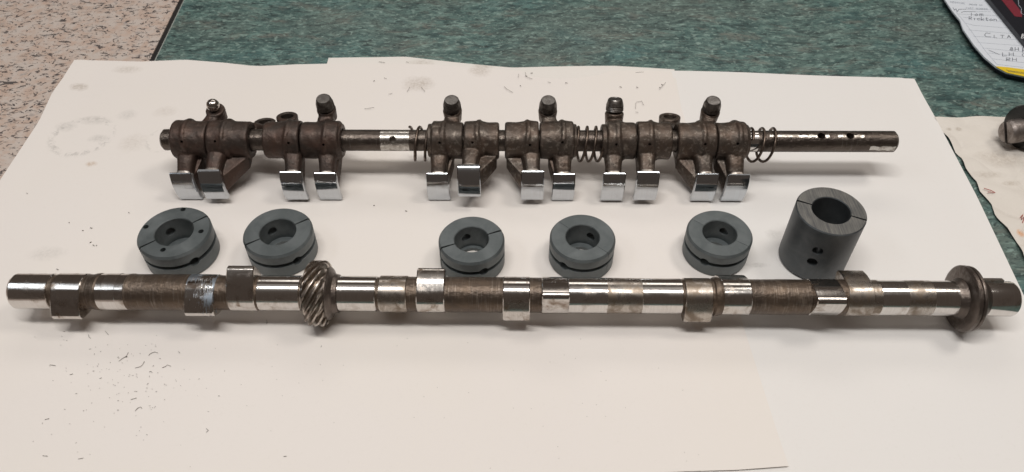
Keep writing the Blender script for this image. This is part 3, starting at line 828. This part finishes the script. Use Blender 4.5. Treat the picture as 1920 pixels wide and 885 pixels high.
# printed heading: MESSAGE / ORDER NO and PART NUMBER, in single-stroke capitals
GL = {'M': [[(0, 0), (0, 1), (.5, .4), (1, 1), (1, 0)]], 'E': [[(1, 0), (0, 0), (0, 1), (1, 1)], [(0, .5), (.8, .5)]], 'S': [[(0, .1), (.8, 0), (1, .3), (0, .7), (.2, 1), (1, .9)]],
      'A': [[(0, 0), (.5, 1), (1, 0)], [(.2, .4), (.8, .4)]], 'G': [[(1, .8), (.6, 1), (0, .6), (.3, 0), (1, .1), (1, .5), (.6, .5)]], 'O': [[(.5, 0), (0, .5), (.5, 1), (1, .5), (.5, 0)]],
      'R': [[(0, 0), (0, 1), (.9, .9), (.8, .5), (0, .5), (1, 0)]], 'D': [[(0, 0), (0, 1), (.8, .8), (.8, .2), (0, 0)]], 'N': [[(0, 0), (0, 1), (1, 0), (1, 1)]], 'P': [[(0, 0), (0, 1), (.9, .9), (.8, .5), (0, .5)]],
      'T': [[(0, 1), (1, 1)], [(.5, 1), (.5, 0)]], 'U': [[(0, 1), (0, .2), (.5, 0), (1, .2), (1, 1)]], 'B': [[(0, 0), (0, 1), (.8, .8), (.1, .5), (.9, .25), (0, 0)]], '/': [[(0, 0), (1, 1)]], ' ': [],
      'L': [[(0, 1), (0, 0), (.9, 0)]], 'H': [[(0, 0), (0, 1)], [(1, 0), (1, 1)], [(0, .5), (1, .5)]], 'C': [[(1, .95), (.3, 1), (0, .5), (.3, .05), (1.1, .1)]], '8': [[(.5, .5), (.1, .75), (.5, 1), (.9, .75), (.5, .5), (0, .25), (.5, 0), (1, .25), (.5, .5)]],
      '1': [[(.5, 0), (.5, 1)]], 'm': [[(0, 0), (0, .6), (.4, .6), (.45, 0), (.5, .6), (.9, .6), (1, 0)]], 'o': [[(.5, 0), (0, .3), (.5, .6), (1, .3), (.5, 0)]], 'i': [[(.5, 0), (.5, .6)]], 'c': [[(1, .55), (.3, .6), (0, .3), (.3, 0), (1, .05)]],
      'k': [[(0, 0), (0, 1)], [(.8, .6), (0, .3), (.9, 0)]], 't': [[(.4, 1), (.4, .1), (.8, 0)], [(0, .65), (.9, .65)]], 'n': [[(0, 0), (0, .6)], [(0, .45), (.5, .62), (.9, .5), (1, 0)]], 'e': [[(0, .3), (1, .3), (.5, .62), (0, .3), (.4, 0), (1, .08)]],
      'r': [[(0, 0), (0, .6)], [(0, .4), (.5, .6), (.9, .55)]]}
def write(text, x, y, w, h, gap, slope, jit=0, seed=1):
    rnd = random.Random(seed); out = []
    for ch in text:
        for st in GL.get(ch, []):
            out.append(cr([(x + a * w + b * h * .0 + rnd.uniform(-jit, jit), y - b * h + a * w * slope + rnd.uniform(-jit, jit)) for a, b in st]))
        x += w + gap; y += (w + gap) * slope
    return out
pr = write('MESSAGE', 345, 28, 15, 15, 7, .10) + write('ORDER NO', 535, 52, 12, 13, 6, .06) + write('PART NUMBER', 505, 92, 14, 16, 7, .05)
strokes('print', pr, .00026, M['rule'], root, zp + .00006)
hand_words = [[cr([(370, 80), (385, 105), (400, 90), (415, 122), (430, 96), (500, 96)])], [cr([(455, 130), (480, 120), (600, 120)])],
  write('1', 540, 163, 40, 30, 10, 0) + write('om', 595, 165, 36, 34, 14, 0, 2, 3), write('Rickton', 535, 205, 30, 34, 13, .05, 2, 5),
  write('C', 695, 385, 62, 42, 0, 0, 2, 2) + write('LTA', 795, 392, 36, 30, 32, .02, 2, 6), write('8H', 960, 525, 36, 34, 16, .03, 2, 7) + write('R', 1090, 545, 40, 50, 0, 0),
  write('LH', 885, 580, 46, 36, 20, 0, 2, 8) + write('C', 1085, 585, 40, 30, 0, 0), write('RH', 925, 632, 42, 34, 18, .03, 2, 9), [cr([(740, 520), (850, 565)])]]
for w_ in hand_words: strokes('handwriting', w_, .00042, M['ink'], root, zp + .0001)['kind'] = 'stuff'
strokes('small_print', [cr([(920, 725), (1000, 740), (1106, 752)]), cr([(940, 740), (1106, 765)])], .00045, M['ink'], root, zp + .0006)
# black box lying on the pad
br_ = empty('black_box', P(1900, 40, zp))
tag(br_, 'black glossy card box with a red stripe lying on the docket pad', 'box')
def boxpoly(name, pts, z0, z1, mat):
    mb = MB(); n = len(pts); Q = [P(x, y, zp) for x, y in pts]
    vs = [rel((q.x, q.y, z1), br_) for q in Q] + [rel((q.x, q.y, z0), br_) for q in Q]
    mb.add(vs, [tuple(range(n)), tuple(range(2 * n - 1, n - 1, -1))] + [(i, (i + 1) % n, n + (i + 1) % n, n + i) for i in range(n)])
    return mb.build(name, mat, br_)
zb = zp + .0045
boxpoly('card', [(1846, 0), (1921, 92), (1985, 175), (2110, 60), (1900, -120), (1790, -66)], zp + .0008, zb, M['black_gloss'])
def bflat(name, pts, mat):
    mb = MB(); Q = [P(x, y, zb + .0001) for x, y in pts]; n = len(Q)
    vs = [rel(q, br_) for q in Q] + [rel(q + Vector((0, 0, .0001)), br_) for q in Q]
    mb.add(vs, [tuple(range(n - 1, -1, -1)), tuple(range(n, 2 * n))] + [(i, (i + 1) % n, n + (i + 1) % n, n + i) for i in range(n)])
    return mb.build(name, mat, br_)
bflat('red_stripe', cr([(850, -30), (1010, 170), (1085, 178), (1085, 130), (960, -30)]), M['red'])
strokes('lettering', [cr([(1078, 398), (1090, 350), (1106, 360), (1090, 378), (1108, 392), (1080, 398)]), cr([(1112, 410), (1118, 380), (1130, 385)]), cr([(1140, 410), (1150, 385), (1162, 412)])], .0006, M['white_print'], br_, zb + .0002)
strokes('outline_print', [cr([(1045, -20), (1050, 50), (1080, 90), (1075, 140), (1106, 150)])], .0005, M['rule'], br_, zb + .0002)

# slotted fitting at the right edge
fz = .0165
fr = empty('slotted_fitting', (P(1935, 262, 0).x, P(1935, 262, 0).y, .002))
tag(fr, 'dark round fitting with a slotted grey bolt end, on the dirty crumpled sheet', 'fitting')
k_ = depth_k(P(1900, 250, fz))
pc = P(1893, 247, fz); fd = Vector((1, .18, 0)).normalized()
mb = MB(); o_ = pc - fr.location
r_ = 22.5 * k_
lathe_axis(mb, o_, fd, [(-8 * k_, r_ * .86), (-4 * k_, r_ * .97), (0, r_), (60 * k_, r_)], 48)
bolt = mb.build('bolt_end', M['grey_bolt'], fr, 30)
q = MB(); Mq = Matrix.Rotation(math.atan2(fd.y, fd.x), 3, 'Z') @ Matrix.Rotation(math.radians(-42), 3, 'X'); box(q, o_ + fd * (-2 * k_), (15 * k_, 6.5 * k_, 70 * k_), Mq); cut(bolt, [q], 30)
mb = MB(); lathe_axis(mb, o_ + Vector((0, .004, -.0005)), fd, [(22 * k_, 30 * k_), (24 * k_, 38 * k_), (30 * k_, 41 * k_), (110 * k_, 41 * k_)], 48)
mb.build('fitting_body', M['dark_fitting'], fr, 30)

# red scribble on the dirty sheet
sc_ = [[(1913, 408), (1918, 402), (1915, 412), (1922, 405), (1917, 418)], [(1845, 353), (1858, 357), (1866, 361), (1852, 360)]]
rp = bpy.data.objects['paper_sheet.003']
M['red_pen'] = plain('red_pen', (.45, .12, .10), .6)
for ln in sc_:
    mb = MB(); tube(mb, [P(x, y, .0032) for x, y in ln], .0003, 5)
    mb.build('pen_mark', M['red_pen'], rp)

# ------------------------------------------------------------------ swarf and specks on the paper
rnd = random.Random(11); mb = MB()
def fibre(pts, r=.00016, z=.0016):
    tube(mb, [P(x, y, z + .0002 * (i % 2)) for i, (x, y) in enumerate(pts)], r, 4)
c3 = lambda pts: [(x / 3.0, 590 + y / 3.0) for x, y in pts]
for q in ([(668, 262), (690, 245), (712, 232), (722, 212)], [(700, 240), (718, 236)], [(835, 230), (850, 216), (870, 210), (888, 215)], [(760, 300), (790, 292), (803, 280), (812, 262)],
          [(912, 298), (930, 292), (940, 282), (962, 290)], [(760, 542), (775, 525), (790, 518), (798, 528)], [(735, 478), (768, 468)], [(498, 112), (500, 125), (510, 134)], [(592, 92), (602, 104), (610, 114)],
          [(280, 282), (312, 286)], [(392, 338), (410, 332)], [(440, 812), (468, 806)], [(252, 590), (276, 584)], [(240, 793), (268, 795)], [(1160, 640), (1172, 650), (1160, 662)], [(1500, 30), (1503, 44), (1498, 50)],
          [(1805, 182), (1810, 174)], [(1595, 797), (1612, 796)], [(1004, 206), (1012, 216)], [(840, 322), (850, 318), (856, 326)], [(560, 360), (572, 354)]):
    fibre(c3(q))
for _ in range(120):
    x, y = rnd.gauss(230, 70), rnd.gauss(715, 60)
    if not (5 < x < 620 and 615 < y < 880): continue
    L = rnd.choice([1.2, 1.5, 2, 3]); a = rnd.uniform(0, 6.3)
    fibre([(x, y), (x + L * math.cos(a), y + L * .6 * math.sin(a))], .00008 + .00008 * rnd.random())
for _ in range(60):
    x, y = rnd.uniform(10, 1400), rnd.uniform(615, 880)
    fibre([(x, y), (x + 1.2, y + .6)], .00009)
for x, y in [(129, 417), (154, 432), (169, 427), (168, 455), (174, 459), (180, 461), (106, 504), (50, 362), (241, 398), (700, 152), (975, 160), (1240, 158), (1236, 164), (1060, 155), (700, 385), (760, 395), (995, 137), (985, 142), (1193, 163), (1162, 162)]:
    fibre([(x, y), (x + rnd.uniform(1, 4), y + rnd.uniform(-2, 2))], .00028, .0018 if y > 200 else .0022)
c4 = lambda pts: [(640 + x / 3.0, y / 3.0) for x, y in pts]
for q in ([(1035, 405), (1040, 430), (1075, 445)], [(998, 415), (995, 435)], [(1825, 463), (1805, 485), (1788, 503)], [(365, 347), (380, 350)], [(365, 370), (382, 375)], [(210, 347), (245, 352)], [(370, 515), (385, 490)],
          [(265, 530), (288, 524)], [(130, 612), (185, 604)], [(1655, 408), (1700, 405)], [(1655, 630), (1670, 632)], [(1655, 610), (1657, 575), (1690, 568), (1700, 590)], [(240, 438), (254, 442)], [(450, 490), (470, 515)], [(915, 485), (930, 500), (965, 520)], [(1160, 460), (1178, 466)]):
    fibre(c4(q), .00016, .0024)
tag(mb.build('metal_filings', M['filing']), 'dark metal filings and fibres scattered over the cream sheet', kind='stuff')
